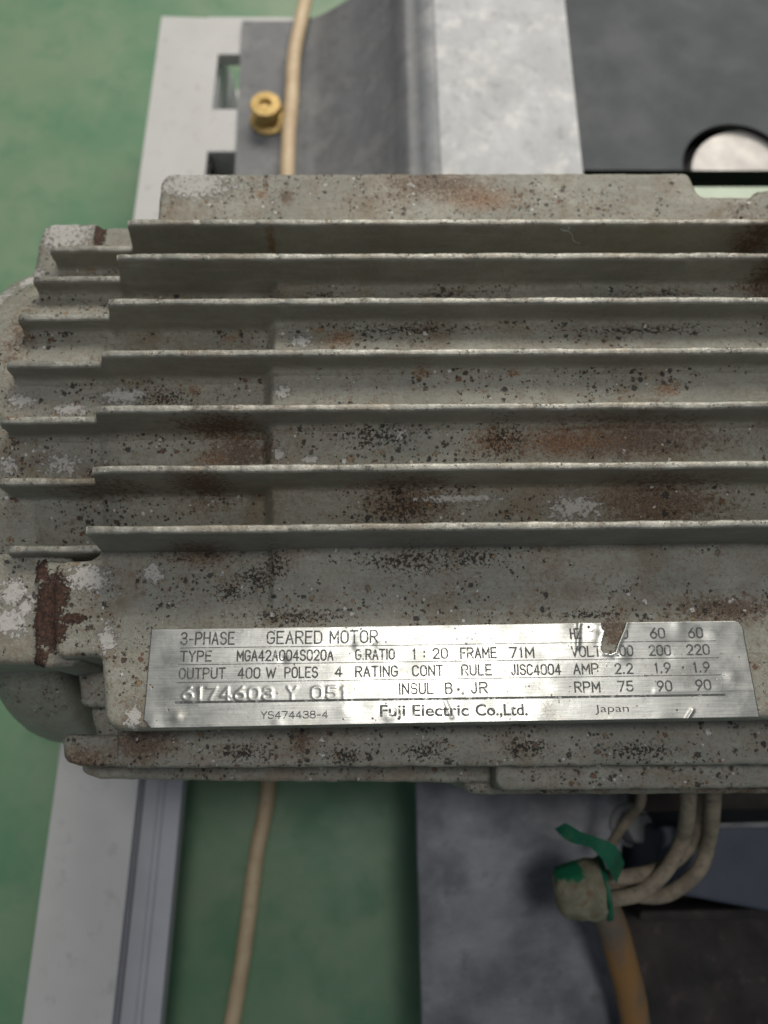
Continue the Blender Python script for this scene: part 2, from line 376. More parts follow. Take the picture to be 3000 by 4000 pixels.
M_wire = simple('dusty_wire_insulation', (.19, .155, .11), (.30, .25, .185), .16, .8, 0, .3, c3=(.10, .085, .075))
M_orange = simple('brown_orange_cable_jacket', (.13, .105, .08), (.27, .14, .045), .07, .6, 0, .2, c3=(.19, .15, .10), stretch=(1, .3, 1))
M_green = simple('green_insulating_tape', (.0, .085, .042), (.006, .13, .066), .12, .6, 0, .1, c3=(.09, .10, .06))
M_tape = simple('dusty_tape_wrap', (.20, .20, .145), (.27, .26, .19), .08, .75, 0, .2, c3=(.16, .15, .10))
def tape2():
    s = NT('dusty_green_tape_wrap'); g = s.noise(.16, 5, .65, 8); gx = s.blob([(P(2205, 3395, -100), (9, 5.5, 30))])
    c = s.mix(s.ramp(s.noise(.2, 6, .7, 3), .35, .65), (.16, .15, .10), (.25, .235, .165))
    c = s.mix(s.ramp(s.noise(.3, 5, .7, 13), .5, .7), c, (.17, .115, .06))
    m = s.ramp(s.math('ADD', s.math('MULTIPLY', gx, .6), g), .66, .76)
    c = s.mix(m, c, (.006, .13, .06))
    return s.out(c, .7, 0.0, s.bump(s.noise(.5, 4, .6, 2, (1.5, .2, .2)), .5, .6), .4)
M_tape2 = tape2()
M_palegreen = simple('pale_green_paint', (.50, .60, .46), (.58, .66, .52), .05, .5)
M_base = simple('mottled_grey_steel', (.10, .105, .118), (.22, .225, .245), .035, .5, .15, .3, c3=(.12, .12, .13), det=7)
M_lint = simple('grey_lint', (.5, .5, .47), (.6, .6, .57), .3, .8)

# ------------------------------------------------------------------ the setting
o = mk('floor', [(-2500, -2500, -LIFT), (2500, -2500, -LIFT), (2500, 2500, -LIFT), (-2500, 2500, -LIFT)], [(0, 1, 2, 3)], M_floor, smooth=0); struct(o)

def prism(name, prof, A, B, mats, parent, midx=None, bev=0):
    """extrude a profile (across, height) from A to B; across runs to the right of A->B seen from above"""
    A, B = np.array(A[:2], float), np.array(B[:2], float); d = nrm(B-A); r = np.array((d[1], -d[0])); V = []
    for Q in (A, B):
        for s_, z in prof: V.append((*(Q+r*s_), z))
    n = len(prof); F_ = [(i, (i+1) % n, n+(i+1) % n, n+i) for i in range(n)]
    F_.append(tuple(range(n))[::-1]); F_.append(tuple(range(n, 2*n)))
    o = mk(name, V, F_, mats, parent, midx=None if midx is None else midx+[0, 0], smooth=30)
    if bev:
        b = o.modifiers.new('bevel', 'BEVEL'); b.width = bev*.001; b.segments = 2; b.limit_method = 'ANGLE'; b.angle_limit = math.radians(40)
    return o
ZF = -152.0
fr = thing('aluminium_frame', (*P(300, 2000, -217)[:2], -217), 'pale aluminium profile frame with rungs lying on the green floor', 'frame')
A = np.array(P(85, 4000, ZF)[:2]); B = np.array(P(630, 62, ZF)[:2]); d = nrm(B-A); A = A-d*60
W = 31.0
prof = [(0, ZF), (W, ZF), (W, ZF-3), (W-2.2, ZF-3.6), (W-2.2, ZF-7.5), (W-.4, ZF-8.2), (W-.4, ZF-27), (W-1.4, ZF-28), (W-1.4, ZF-33), (W-.4, ZF-34), (W-.4, ZF-57), (W+.6, ZF-58), (W+.6, ZF-65), (0, ZF-65)]
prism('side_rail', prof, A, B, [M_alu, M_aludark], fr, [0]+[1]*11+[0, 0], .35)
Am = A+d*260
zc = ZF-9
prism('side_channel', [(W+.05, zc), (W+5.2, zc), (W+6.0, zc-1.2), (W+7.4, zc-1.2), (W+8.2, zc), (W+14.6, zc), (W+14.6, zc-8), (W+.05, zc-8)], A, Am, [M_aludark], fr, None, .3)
Bo = np.array(P(812, 640, ZF)[:2]); Bp = np.array(P(812, 215, ZF)[:2])
prism('opening_shade', [(0, ZF-3.5), (.8, ZF-3.5), (.8, ZF-34), (5.5, ZF-34), (5.5, ZF-64.5), (0, ZF-64.5)], Bo, Bp, [M_black], fr)  # black strip added to paint the shaded inside of the rail opening
def rung(y0, y1, depth, z=ZF, xr=2300):
    ya, yb = P(800, y0, z)[1], P(800, y1, z)[1]
    xa = P(812, (y0+y1)/2, z)[0]-.5; xb = P(xr, 300, z)[0]
    prism('cross_rung', [(0, z-.05), (ya-yb, z-.05), (ya-yb, z-depth), (0, z-depth)], (xa, ya), (xb, ya), [M_alu], fr, None, .4)
rung(64, 212, 7); rung(425, 592, 64)
rung(350, 440, 4, ZF-58, 1300)

# bent grey mounting bracket under the motor
bk = thing('steel_bracket', P(1500, 400, ZF), 'large bent galvanised steel bracket with a bright upper face, above the motor', 'bracket')
def at400(px, z): return P(px, 400, z)[0]
yfar = P(1000, 82, -150)[1]; ynear = 60.0
bp = [(930, -150), (1100, -150), (1160, -150), (1200, -148.5), (1230, -147.5), (1255, -146), (1320, -141), (1430, -132), (1520, -122.5), (1560, -117), (1585, -114.2), (1602, -113.6), (1620, -113.9), (1645, -113.2), (1670, -111.8), (1710, -110.5), (1770, -110), (2248, -110)]
pl = [(at400(px, z), z) for px, z in bp]
# smooth the profile
pp = catmull([(x, 0, z) for x, z in pl], 4); prof_up = [(q[0], q[2]) for q in pp]
V, F_ = [], []; ys = list(np.linspace(ynear, yfar, 60))
T = 3.0
for yy in ys:
    for x, z in prof_up: V.append((x, yy, z))
    for x, z in prof_up[::-1]: V.append((x, yy, z-T))
m = len(prof_up)*2; F_ = grid_faces(len(ys), m, True, True)
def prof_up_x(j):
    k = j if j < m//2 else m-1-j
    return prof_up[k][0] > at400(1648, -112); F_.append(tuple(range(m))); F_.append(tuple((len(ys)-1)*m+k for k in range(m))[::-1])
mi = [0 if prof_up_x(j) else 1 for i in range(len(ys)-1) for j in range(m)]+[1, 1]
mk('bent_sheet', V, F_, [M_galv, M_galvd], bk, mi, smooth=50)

# brass flange bolt
bx, by, _ = P(1046, 462, -148)
bt = thing('flange_bolt', (bx, by, -150), 'small brass-coloured flanged bolt standing on the grey bracket flange beside the beige cable', 'bolt')
def lathe(name, prof, mat, parent, cx, cy, seg=32, hexa=None):
    V = []
    for k, (r, z) in enumerate(prof):
        for i in range(seg):
            a = 2*math.pi*i/seg
            rr = r
            if hexa and k in hexa:
                h = math.cos(math.pi/6)/math.cos((a % (math.pi/3))-math.pi/6); rr = r*h
            V.append((cx+rr*math.cos(a), cy+rr*math.sin(a), z))
    F_ = grid_faces(len(prof), seg, True); F_.append(tuple(range(seg))[::-1]); F_.append(tuple((len(prof)-1)*seg+k for k in range(seg)))
    return mk(name, V, F_, mat, parent, smooth=35)
lathe('washer_flange', [(8.2, -150), (8.7, -149.6), (8.7, -148.6), (7.2, -148.0), (6.0, -147.6), (5.6, -147.5)], M_brass, bt, bx, by)
lathe('shank', [(5.6, -147.5), (5.5, -143.6)], M_brass, bt, bx, by)
lathe('hex_head', [(5.6, -143.6), (7.6, -143.2), (7.7, -139.6), (7.0, -139.0), (3.0, -138.8), (2.5, -140.6), (.6, -140.8)], M_brass, bt, bx, by, hexa=(0, 1, 2))

# big dark panel with round hole
HZ_ = -128.0
pn = thing('dark_panel', P(2700, 300, HZ_), 'smooth dark grey steel panel with a round hole, upper right', 'panel')
hc = np.array(P(2883, 662, HZ_)[:2]); hr = np.linalg.norm(np.array(P(2668, 662, HZ_)[:2])-hc)
x0 = P(2000, 400, HZ_)[0]; x1 = x0+330; y1 = hc[1]+260; y0 = P(2800, 664, HZ_)[1]
outer, inner, n = [], [], 96
a0 = math.asin((y0-hc[1])/hr)
for i in range(n+1):
    a = (math.pi-a0)+(a0-(math.pi-a0))*i/n
    inner.append((hc[0]+hr*math.cos(a), hc[1]+hr*math.sin(a)))
    # ray from hole centre to the outer rectangle
    dx, dy = math.cos(a), math.sin(a); t = min(((x1-hc[0])/dx if dx > 1e-6 else 1e9), ((x0-hc[0])/dx if dx < -1e-6 else 1e9), ((y1-hc[1])/dy if dy > 1e-6 else 1e9))
    outer.append((hc[0]+dx*t, hc[1]+dy*t))
inner[0] = (inner[0][0], y0); inner[-1] = (inner[-1][0], y0); outer[0] = (x0, y0); outer[-1] = (x1, y0)
# corners of the rectangle
for tgt in ((x0, y1), (x1, y1)):
    k = min(range(n+1), key=lambda i: (outer[i][0]-tgt[0])**2+(outer[i][1]-tgt[1])**2); outer[k] = tgt
V = [(*p, HZ_) for p in inner]+[(*p, HZ_) for p in outer]+[(*p, HZ_-3) for p in inner]+[(*p, HZ_-3) for p in outer]
m = n+1; F_ = []
for i in range(n): F_ += [(i, i+1, m+i+1, m+i)[::-1], (2*m+i, 2*m+i+1, 3*m+i+1, 3*m+i), (i, 2*m+i, 2*m+i+1, i+1)[::-1], (m+i, m+i+1, 3*m+i+1, 3*m+i)[::-1]]
F_ += [(0, m, 3*m, 2*m), (m-1, 3*m-1, 4*m-1, 2*m-1)]
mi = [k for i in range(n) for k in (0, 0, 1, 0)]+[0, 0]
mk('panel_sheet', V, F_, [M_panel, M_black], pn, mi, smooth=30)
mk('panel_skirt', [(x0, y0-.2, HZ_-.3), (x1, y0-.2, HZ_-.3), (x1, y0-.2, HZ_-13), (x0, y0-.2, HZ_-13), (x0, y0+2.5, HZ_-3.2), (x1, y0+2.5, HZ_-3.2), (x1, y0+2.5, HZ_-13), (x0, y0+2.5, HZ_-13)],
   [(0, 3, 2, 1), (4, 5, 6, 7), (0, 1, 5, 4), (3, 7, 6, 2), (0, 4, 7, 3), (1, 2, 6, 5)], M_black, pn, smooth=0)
slab('hole_shade_backing', [(hc[0]+(hr+8)*math.cos(t), hc[1]+(hr+8)*math.sin(t)) for t in [math.pi*k/24 for k in range(25)]], HZ_-12, HZ_-13, M_black, pn, bev=.1, rad=.5, wob=0)  # black plate added as the shade in the gap round the hub
# pale hub disc seated behind the hole
hb = thing('shaft_hub', (hc[0]+6, hc[1]+20, HZ_-12), 'pale metal hub disc showing through the round hole of the dark panel', 'hub')
hx, hy, R2 = hc[0]+5.5, hc[1]-1.5, hr
slab('hub_face', [(hx+R2*math.cos(t), hc[1]+.4+(R2-1)*math.sin(t)) for t in [math.pi*k/30 for k in range(31)]], HZ_-3.3, HZ_-11.9, M_hub, hb, bev=.5, rad=.8, wob=0)

# ------------------------------------------------------------------ the motor
mo = thing('geared_motor', (0, 80, -146), 'weathered grey cast geared motor with seven long cooling fins and a silver nameplate', 'motor')
AY, AZ = 80.0, -75.0
X_END = P(190, 970, -23)[0]; X_STEP = P(497, 868, -12)[0]; X_TR = P(1062, 1450, -14)[0]; 
def coreR(x):
    def ss(a, b, t): t = max(0, min(1, (t-a)/(b-a))); return t*t*(3-2*t)
    return 60.0+1.0*ss(X_STEP-4, X_STEP+2, x)+4.1*ss(X_TR-2.0, X_TR+1.2, x)
def coreY(x): return AY+(3.0 if x < X_STEP-3 else 0.0)
def floor_z(x, y):
    r = coreR(x); return AZ+math.sqrt(max(1, r*r-(y-coreY(x))**2))
xs = sorted(set([round(v, 2) for v in list(np.arange(-86, 120, 2.5))+list(np.arange(X_TR-3, X_TR+2.5, .35))+list(np.arange(X_STEP-6, X_STEP+4, 1))+[118]]))
V = []; ns = 220
for x in xs:
    r = coreR(x)
    for k in range(ns):
        a = 2*math.pi*k/ns; y, z = coreY(x)+r*math.cos(a), AZ+r*math.sin(a)
        dd = .25*nz(x, y, z, .12)+.1*nz(x, y, z, .5); V.append((x, y+dd*math.cos(a), z+dd*math.sin(a)))
F_ = grid_faces(len(xs), ns, True, True); F_.append(tuple((len(xs)-1)*ns+k for k in range(ns))[::-1])
mk('housing', V, F_, M_cast, mo, smooth=60)
# end shield: a rounded dome on the left
pr = [(-77, 30), (-77.5, 52), (-79, 57.5), (-82, 58.8), (-86, 59.2), (-90, 59), (-94, 58.4), (-98, 56.8), (-101, 54), (-104, 49), (-106, 42), (-107, 34), (-108, 22), (-108.5, 2)]
V = []
prs = catmull([(a, b, 0) for a, b in pr], 5)
for q in prs:
    for k in range(ns):
        a = 2*math.pi*k/ns
        low = max(0, -math.cos(a-.25)); r = (q[1]+1.2)*(1+.38*low**2.5)
        y, z = AY+2.5+r*math.cos(a), AZ+r*math.sin(a); dd = .3*nz(q[0], y, z, .12)+.12*nz(q[0], y, z, .6)
        V.append((q[0]+1.5*low, y+dd*math.cos(a), z+dd*math.sin(a)))
F_ = grid_faces(len(prs), ns, True, False); F_.append(tuple((len(prs)-1)*ns+k for k in range(ns)))
mk('end_shield', V, F_, M_cast, mo, smooth=70)

def fin(y0, zt, zl, xs_, i):
    x_end = X_END
    st = list(np.arange(x_end+1.2, xs_-2.8, .9))+[xs_-2.4+4.0*k/20 for k in range(21)]+list(np.arange(xs_+2.2, 118, .8))
    st = [x_end, x_end+.15, x_end+.5]+st
    V, mi = [], []; prof_n = None; wt = 1.0
    for x in st:
        t = max(0, min(1, (x-(xs_-2.2))/2.4)); t = t**1.7*(1-(1-t)**3)*(1-t)+t*t*(3-2*t)*t if t < 1 else 1
        z = zl+(zt-zl)*t
        if x > xs_: z -= .7*math.exp(-(x-xs_)/.8)
        if x < x_end+1: z -= 1.0*(1-(x-x_end))**2
        
        ch = nz(x, y0, 3, .9, i)*.16+nz(x, y0, 7, .25, i)*.22; chip = max(0, nz(x, y0, 9, .6, i+5)-.26)*2.2+max(0, nz(x, y0, 4, 1.7, i+9)-.35)*1.2
        z += ch*.35-chip*.25
        zf = floor_z(x, y0); wob = nz(x, y0, 1, .12, i)*.16
        hgt = z-zf; wt = .92+.16*nz(x, y0, 2, .08, i+3); wb = wt+.028*hgt
        ring = []
        zL, zR = floor_z(x, y0-wb-2), floor_z(x, y0+wb+2)
        ring += [(-wb-2.0, zL-.6), (-wb-1.6, zL+.12), (-wb-.8, zL+.5), (-wb-.25, zL+1.2), (-wb, zL+2.2), (-wt-.012*hgt, zf+hgt*.6), (-wt-.04, z-1.2)]
        e1 = .1*nz(x, 1, y0, 1.6, i)+chip*.25; e2 = .1*nz(x, 9, y0, 1.6, i)
        ring += [(-wt+e1, z-.42), (-wt+.16+e1, z-.14), (-wt+.42, z-.02), (0, z+.04), (wt-.42, z-.02), (wt-.16-e2, z-.14), (wt-e2, z-.42)]
        ring += [(wt+.04, z-1.2), (wt+.012*hgt, zf+hgt*.6), (wb, zR+2.2), (wb+.25, zR+1.2), (wb+.8, zR+.5), (wb+1.6, zR+.12), (wb+2.0, zR-.6)]
        prof_n = len(ring)
        for a, b in ring: V.append((x, y0+a+wob, b))
    n = prof_n; F_ = []
    for a in range(len(st)-1):
        for b in range(n-1):
            F_.append((a*n+b, a*n+b+1, (a+1)*n+b+1, (a+1)*n+b)[::-1]); mi.append(1 if 7 <= b <= 12 else 0)
    F_.append(tuple(range(n))); mi.append(0)
    mk('cooling_fin', V, F_, [M_cast, M_tip], mo, mi, smooth=55)
FY = [44, 57.9, 71.8, 85.7, 99.6, 113.5, 127.4]
FT = [-4, -4.5, -3.2, -3.5, -4.3, -6.7, -12]
FL = [-20.5, -12.3, -9, -8.5, -11, -16, -23]
for i in range(7): fin(FY[i], FT[i], FL[i], X_STEP, i)

# nameplate pad, front, with the raised web between it and the last fin
ZP = -19.0
pad = [(395, 2620), (410, 2855), (3400, 2800), (3400, 2095), (410, 2112), (372, 2186), (205, 2192), (205, 2575), (395, 2562)]
slab_px('nameplate_pad', pad, ZP, -62, M_cast, mo, bev=1.5, rad=[.5, 5, 1, 1, 1, 1, 1, 2, 2.5], step=1.0, wob=.2, seed=3)
wx0, wx1 = X_TR-.3, 118
V = []; nxg, nyg = 120, 14; ya, yb = 26.0, 43.6
for i in range(nxg+1):
    x = wx0+(wx1-wx0)*(i/nxg)**1.6
    e = min(1, (x-wx0)/1.8); e = e*e*(3-2*e)
    for j in range(nyg+1):
        t = j/nyg; y = ya+(yb-ya)*t
        h = 1.9*math.sin(min(1, t*1.15)*math.pi/2)**1.3
        V.append((x, y, ZP-.05+h*e+.05*nz(x, y, 0, .5)))
mk('raised_web', V, grid_faces(nxg+1, nyg+1, flip=True), M_cast, mo, smooth=60)
# rear pad, mirrored behind the first fin
slab_px('rear_pad', [(3300, 930), (3300, 760), (2735, 768), (2690, 672), (632, 676), (606, 945)], -25, -62, M_cast, mo, bev=1.2, rad=[1, 1, 2, 3, 4, 1], step=1.0, wob=.2, seed=5)
slab_px('housing_lug', [(2860, 872), (2890, 800), (2960, 745), (3200, 735), (3200, 872)], -23.5, -50, M_cast, mo, bev=1.4, rad=2, wob=.9, seed=15)
# end-shield lugs, with the rusty joint
slab_px('end_lug', [(90, 1240), (165, 868), (408, 866), (412, 1240)], -30.5, -60, M_cast, mo, bev=1.8, rad=3, wob=.35, seed=6)
slab_px('end_lug', [(385, 1060), (385, 886), (700, 884), (700, 1060)], -32.0, -60, M_cast, mo, bev=1.2, rad=1, wob=.2, seed=7)
slab_px('end_lug', [(-420, 2150), (-420, 2600), (260, 2594), (290, 2150)], -24.5, -44, M_cast, mo, bev=1.8, rad=[1, 3, 1.5, 1], wob=.35, seed=8)
slab_px('joint_rib', [(135, 2190), (130, 2622), (330, 2590), (330, 2190)], -22.5, -44, M_cast, mo, bev=1.2, rad=1, wob=.6, seed=9)
slab_px('cover_lug', [(292, 2540), (312, 2745), (335, 2762), (470, 2762), (470, 2540)], -42, -70, M_cast, mo, bev=1.2, rad=[.1, 3, 1, 1, 1], wob=.3, seed=10)
slab_px('cover_lug', [(345, 2740), (378, 2905), (520, 2905), (520, 2740)], -47, -80, M_cast, mo, bev=1.2, rad=2, wob=.3, seed=11)
# side fins that point towards the viewer's side
slab_px('side_fin', [(462, 2700), (455, 2985), (500, 3000), (3400, 2984), (3400, 2700)], -35, -37.6, M_cast, mo, bev=.8, rad=[1, .5, 2, 1, 1], wob=.3, seed=12)
slab_px('side_fin', [(232, 2870), (255, 2972), (300, 2992), (560, 2996), (560, 2870)], -38.5, -41.2, M_cast, mo, bev=.9, rad=[1, 3, 3, 1, 1], wob=.3, seed=13)
slab_px('side_fin', [(312, 2900), (322, 3020), (385, 3042), (820, 3050), (1900, 3058), (3400, 3030), (3400, 2900)], -50, -52.8, M_cast, mo, bev=.9, rad=[1, 3, 3, 1, 1, 1, 1], wob=.3, seed=14)
slab_px('terminal_box', [(1936, 2900), (1938, 3088), (3400, 3074), (3400, 2900)], -42, -60, M_cast, mo, bev=.9, rad=[1, 1.5, 1, 1], wob=.25, seed=16)
slab_px('terminal_box', [(1815, 2900), (1815, 3104), (3400, 3098), (3400, 2900)], -52, -92, M_cast, mo, bev=1.2, rad=2, wob=.25, seed=17)
# feet and the gearbox that carries on to the right of the frame
slab('foot', box_pts(20, 120, 30, 60), -100, -146, M_cast, mo, bev=1.5, rad=4, seed=18)
slab('foot', box_pts(20, 120, 100, 130), -100, -109.5, M_cast, mo, bev=1.5, rad=4, seed=19)
slab('gearbox', box_pts(117, 230, 8, 152), -2, -144, M_cast, mo, bev=8, rad=14, seed=20)

# ------------------------------------------------------------------ nameplate
zpl = ZP+.35
C = [np.array(P(*c, zpl)[:2]) for c in ((592, 2458), (2898, 2424), (2966, 2802), (556, 2846))]
def quad(s_, t): return (1-t)*((1-s_)*C[0]+s_*C[1])+t*((1-s_)*C[3]+s_*C[2])
def seg_dist(X, Y, a, b):
    d = b-a; L = max(1e-9, d@d); t = np.clip(((X-a[0])*d[0]+(Y-a[1])*d[1])/L, 0, 1)
    return np.hypot(X-a[0]-t*d[0], Y-a[1]-t*d[1])
# a narrow engraved single-stroke alphabet, on a 1 x 1 cell
def arc(cx, cy, rx, ry, a0, a1, n=10): return [(cx+rx*math.cos(math.radians(a0+(a1-a0)*k/n)), cy+ry*math.sin(math.radians(a0+(a1-a0)*k/n))) for k in range(n+1)]
O_ = arc(.5, .70, .5, .30, 0, 180)+arc(.5, .30, .5, .30, 180, 360)+[(1, .70)]
G = {
 'A': [[(0, 0), (.5, 1), (1, 0)], [(.18, .34), (.82, .34)]], 'B': [[(0, 0), (0, 1), (.6, 1)]+arc(.6, .77, .35, .23, 90, -90)+[(0, .54)], [(.6, .54)]+arc(.62, .27, .38, .27, 90, -90)+[(0, 0)]],
 'C': [arc(.5, .72, .5, .28, 20, 180)+arc(.5, .28, .5, .28, 180, 340)], 'D': [[(0, 0), (0, 1), (.5, 1)]+arc(.5, .7, .5, .3, 90, 0)+arc(.5, .3, .5, .3, 0, -90)+[(0, 0)]],
 'E': [[(1, 1), (0, 1), (0, 0), (1, 0)], [(0, .53), (.85, .53)]], 'F': [[(1, 1), (0, 1), (0, 0)], [(0, .53), (.82, .53)]],
 'G': [arc(.5, .72, .5, .28, 20, 180)+arc(.5, .28, .5, .28, 180, 360)+[(1, .46), (.55, .46)]], 'H': [[(0, 0), (0, 1)], [(1, 0), (1, 1)], [(0, .53), (1, .53)]],
 'I': [[(.5, 0), (.5, 1)]], 'J': [[(.85, 1), (.85, .28)]+arc(.45, .28, .40, .28, 0, -170)], 'L': [[(0, 1), (0, 0), (1, 0)]],
 'M': [[(0, 0), (0, 1), (.5, .3), (1, 1), (1, 0)]], 'N': [[(0, 0), (0, 1), (1, 0), (1, 1)]], 'O': [O_], '0': [O_],
 'P': [[(0, 0), (0, 1), (.6, 1)]+arc(.6, .74, .4, .26, 90, -90)+[(0, .48)]], 'R': [[(0, 0), (0, 1), (.6, 1)]+arc(.6, .75, .4, .25, 90, -90)+[(0, .50)], [(.5, .50), (1, 0)]],
 'S': [arc(.5, .75, .46, .25, 20, 180)+arc(.5, .75, .46, .25, 180, 250)+arc(.5, .27, .5, .27, 70, -160, 14)], 'T': [[(0, 1), (1, 1)], [(.5, 1), (.5, 0)]],
 'U': [[(0, 1), (0, .3)]+arc(.5, .3, .5, .3, 180, 360)+[(1, 1)]], 'V': [[(0, 1), (.5, 0), (1, 1)]], 'W': [[(0, 1), (.25, 0), (.5, .8), (.75, 0), (1, 1)]],
 'Y': [[(0, 1), (.5, .48), (1, 1)], [(.5, .48), (.5, 0)]], 'Z': [[(0, 1), (1, 1), (0, 0), (1, 0)]],
 '1': [[(.2, .82), (.55, 1), (.55, 0)]], '2': [arc(.5, .72, .48, .28, 165, 0)+[(.9, .55), (0, 0), (1, 0)]],
 '3': [arc(.5, .75, .45, .25, 160, -80)+[(.4, .52)], [(.4, .52)]+arc(.5, .27, .5, .27, 80, -165, 14)], '4': [[(.72, 0), (.72, 1), (0, .28), (1, .28)]],
 '5': [[(.92, 1), (.15, 1), (.08, .55)]+arc(.5, .31, .5, .31, 120, -160, 14)], '6': [[(.8, 1), (.1, .5)]+arc(.5, .30, .5, .30, 150, -210, 20)],
 '7': [[(0, 1), (1, 1), (.35, 0)]], '8': [arc(.5, .77, .42, .23, -90, 270, 18), arc(.5, .27, .5, .27, 90, 450, 20)], '9': [[(.2, 0), (.9, .5)]+arc(.5, .70, .5, .30, -30, 330, 20)],
 '-': [[(.1, .42), (.9, .42)]], '.': [[(.35, 0), (.35, .07)]], ':': [[(.5, .2), (.5, .28)], [(.5, .66), (.5, .74)]], ' ': []}
WID = {'I': .15, '1': .55, '.': .3, ':': .3, 'M': 1.15, 'W': 1.25, 'J': .8, '-': .7, 'L': .85, 'E': .88, 'F': .85}
def word_strokes(txt, x0, x1, yb0, yb1, cap, gap=.42, lean=None):
    """strokes of a word set between two photo pixels on its baseline, in millimetres on the plate"""
    A = np.array(P(x0, yb0, zpl)[:2]); B = np.array(P(x1, yb1, zpl)[:2]); up = np.array(P(x0, yb0-cap, zpl)[:2])-A
    e = nrm(B-A); n = np.array((-e[1], e[0])); capm = float(up@n)
    tot = sum(WID.get(c, 1) for c in txt)+gap*(len(txt)-1); L = np.linalg.norm(B-A); u = L/tot; x = 0; out = []
    for c in txt:
        wd = WID.get(c, 1)*u
        for st in G[c]:
            out.append([A+e*(x+(px_*wd if c != 'I' else wd/2))+n*(py_*capm) for px_, py_ in st])
        x += wd+gap*u
    return out
serial = word_strokes('6174603', 713, 1063, 2733, 2732, 46, .5)+word_strokes('Y', 1123, 1157, 2731, 2731, 46)+word_strokes('051', 1219, 1352, 2730, 2729, 46, .5)
ser_segs = [(s_[k], s_[k+1]) for s_ in serial for k in range(len(s_)-1)]
def dent(px, py, amp, r): c = P(px, py, zpl); return (c[0], c[1], amp, r)
DENTS = [dent(2740, 2482, -.38, 1.8), dent(2690, 2488, -.25, 1.4), dent(2600, 2560, -.25, 1.5), dent(1395, 2528, .30, .8), dent(1478, 2520, .28, .7), dent(1370, 2510, -.2, 1.2), dent(2650, 2440, .35, 1.6),
         dent(2320, 2480, .5, 2.2), dent(2250, 2440, -.3, 2.0), dent(2860, 2640, .3, 1.8), dent(1520, 2800, .3, 1.2), dent(1830, 2760, -.22, 1.8), dent(1650, 2815, .25, 1.6), dent(2100, 2780, .28, 3.0),
         dent(690, 2800, .3, 1.2), dent(1085, 2820, .2, 1.2), dent(1350, 2780, .22, 2), dent(1108, 2578, -.35, .8), dent(2170, 2600, .15, 3), dent(2060, 2490, -.2, 2.4), dent(1900, 2460, .18, 4), dent(720, 2620, .1, 5),
         dent(2430, 2560, .35, 1.4), dent(2000, 2680, -.16, 4), dent(1560, 2560, -.15, 4), dent(2700, 2770, -.2, 5), dent(2210, 2660, .12, 3), dent(590, 2830, .3, 2)]
rnd = random.Random(3)
for _ in range(26): DENTS.append(dent(rnd.uniform(620, 2900), rnd.uniform(2450, 2810), rnd.uniform(-.045, .055), rnd.uniform(.8, 2.2)))
CREASES = [((2262, 2430), (2255, 2530), .35, .5), ((1740, 2740), (1765, 2800), .16, .5), ((2665, 2840), (2705, 2775), .45, .35), ((1620, 2500), (1760, 2450), .05, .3), ((2560, 2700), (2990, 2690), .1, .5), ((2275, 2428), (2330, 2440), .25, .8)]
def disp(X, Y):
    X = np.asarray(X, float); Y = np.asarray(Y, float); D = np.zeros_like(X)
    D += .16*np.sin(X*.07+1.3)*np.sin(Y*.19+.4)+.03*np.sin(X*.19+Y*.16)+.006*np.sin(X*.71-Y*.5+2)+.004*np.sin(X*.4+Y*1.1)
    for cx, cy, a, r in DENTS: D += a*.4*np.exp(-((X-cx)**2+(Y-cy)**2)/r**2)
    for a, b, am, wd in CREASES:
        D += .6*am*np.exp(-(seg_dist(X, Y, np.array(P(*a, zpl)[:2]), np.array(P(*b, zpl)[:2]))/wd)**2)
    E = np.full_like(X, 9.0)
    for a, b in ser_segs: E = np.minimum(E, seg_dist(X, Y, a, b))
    D += .085*np.exp(-(E/.30)**2)
    return D
NS, NTt = 560, 100
S_, T_ = np.meshgrid(np.linspace(0, 1, NS), np.linspace(0, 1, NTt), indexing='ij')
X = (1-T_)*((1-S_)*C[0][0]+S_*C[1][0])+T_*((1-S_)*C[3][0]+S_*C[2][0]); Y = (1-T_)*((1-S_)*C[0][1]+S_*C[1][1])+T_*((1-S_)*C[3][1]+S_*C[2][1])
# worn, slightly uneven outline
tear = [np.array(P(*c, zpl)[:2]) for c in ((2346, 2415), (2350, 2452), (2362, 2468), (2352, 2500), (2348, 2535), (2358, 2550), (2385, 2556), (2402, 2546), (2412, 2520), (2424, 2492), (2436, 2462), (2452, 2415))]
def inside(X, Y, poly):
    r = np.zeros(X.shape, bool); n = len(poly)
    for i in range(n):
        a, b = poly[i], poly[(i+1) % n]
        c = ((a[1] > Y) != (b[1] > Y)) & (X < (b[0]-a[0])*(Y-a[1])/((b[1]-a[1])+1e-12)+a[0]); r ^= c
    return r
Z = zpl+disp(X, Y)
tm = np.full(X.shape, 9.0)
for i in range(len(tear)): tm = np.minimum(tm, seg_dist(X, Y, tear[i], tear[(i+1) % len(tear)]))
Z += .14*np.exp(-(tm/.6)**2)
idx = np.arange(NS*NTt).reshape(NS, NTt)
xc = (X[:-1, :-1]+X[1:, 1:])/2; yc = (Y[:-1, :-1]+Y[1:, 1:])/2
bad = inside(xc, yc, tear)
bl = np.array(P(556, 2806, zpl)[:2]); bl2 = np.array(P(592, 2850, zpl)[:2]); bl3 = np.array(P(500, 2900, zpl)[:2]); bad |= inside(xc, yc, [bl, bl2, bl3])
tr = [np.array(P(*c, zpl)[:2]) for c in ((2862, 2420), (2888, 2430), (2902, 2450), (2960, 2400))]; bad |= inside(xc, yc, tr)
F_ = [(idx[i, j], idx[i, j+1], idx[i+1, j+1], idx[i+1, j]) for i in range(NS-1) for j in range(NTt-1) if not bad[i, j]]
npl = mk('nameplate', np.stack([X, Y, Z], -1).reshape(-1, 3), [tuple(int(k) for k in f) for f in F_], M_plate, mo, smooth=0)
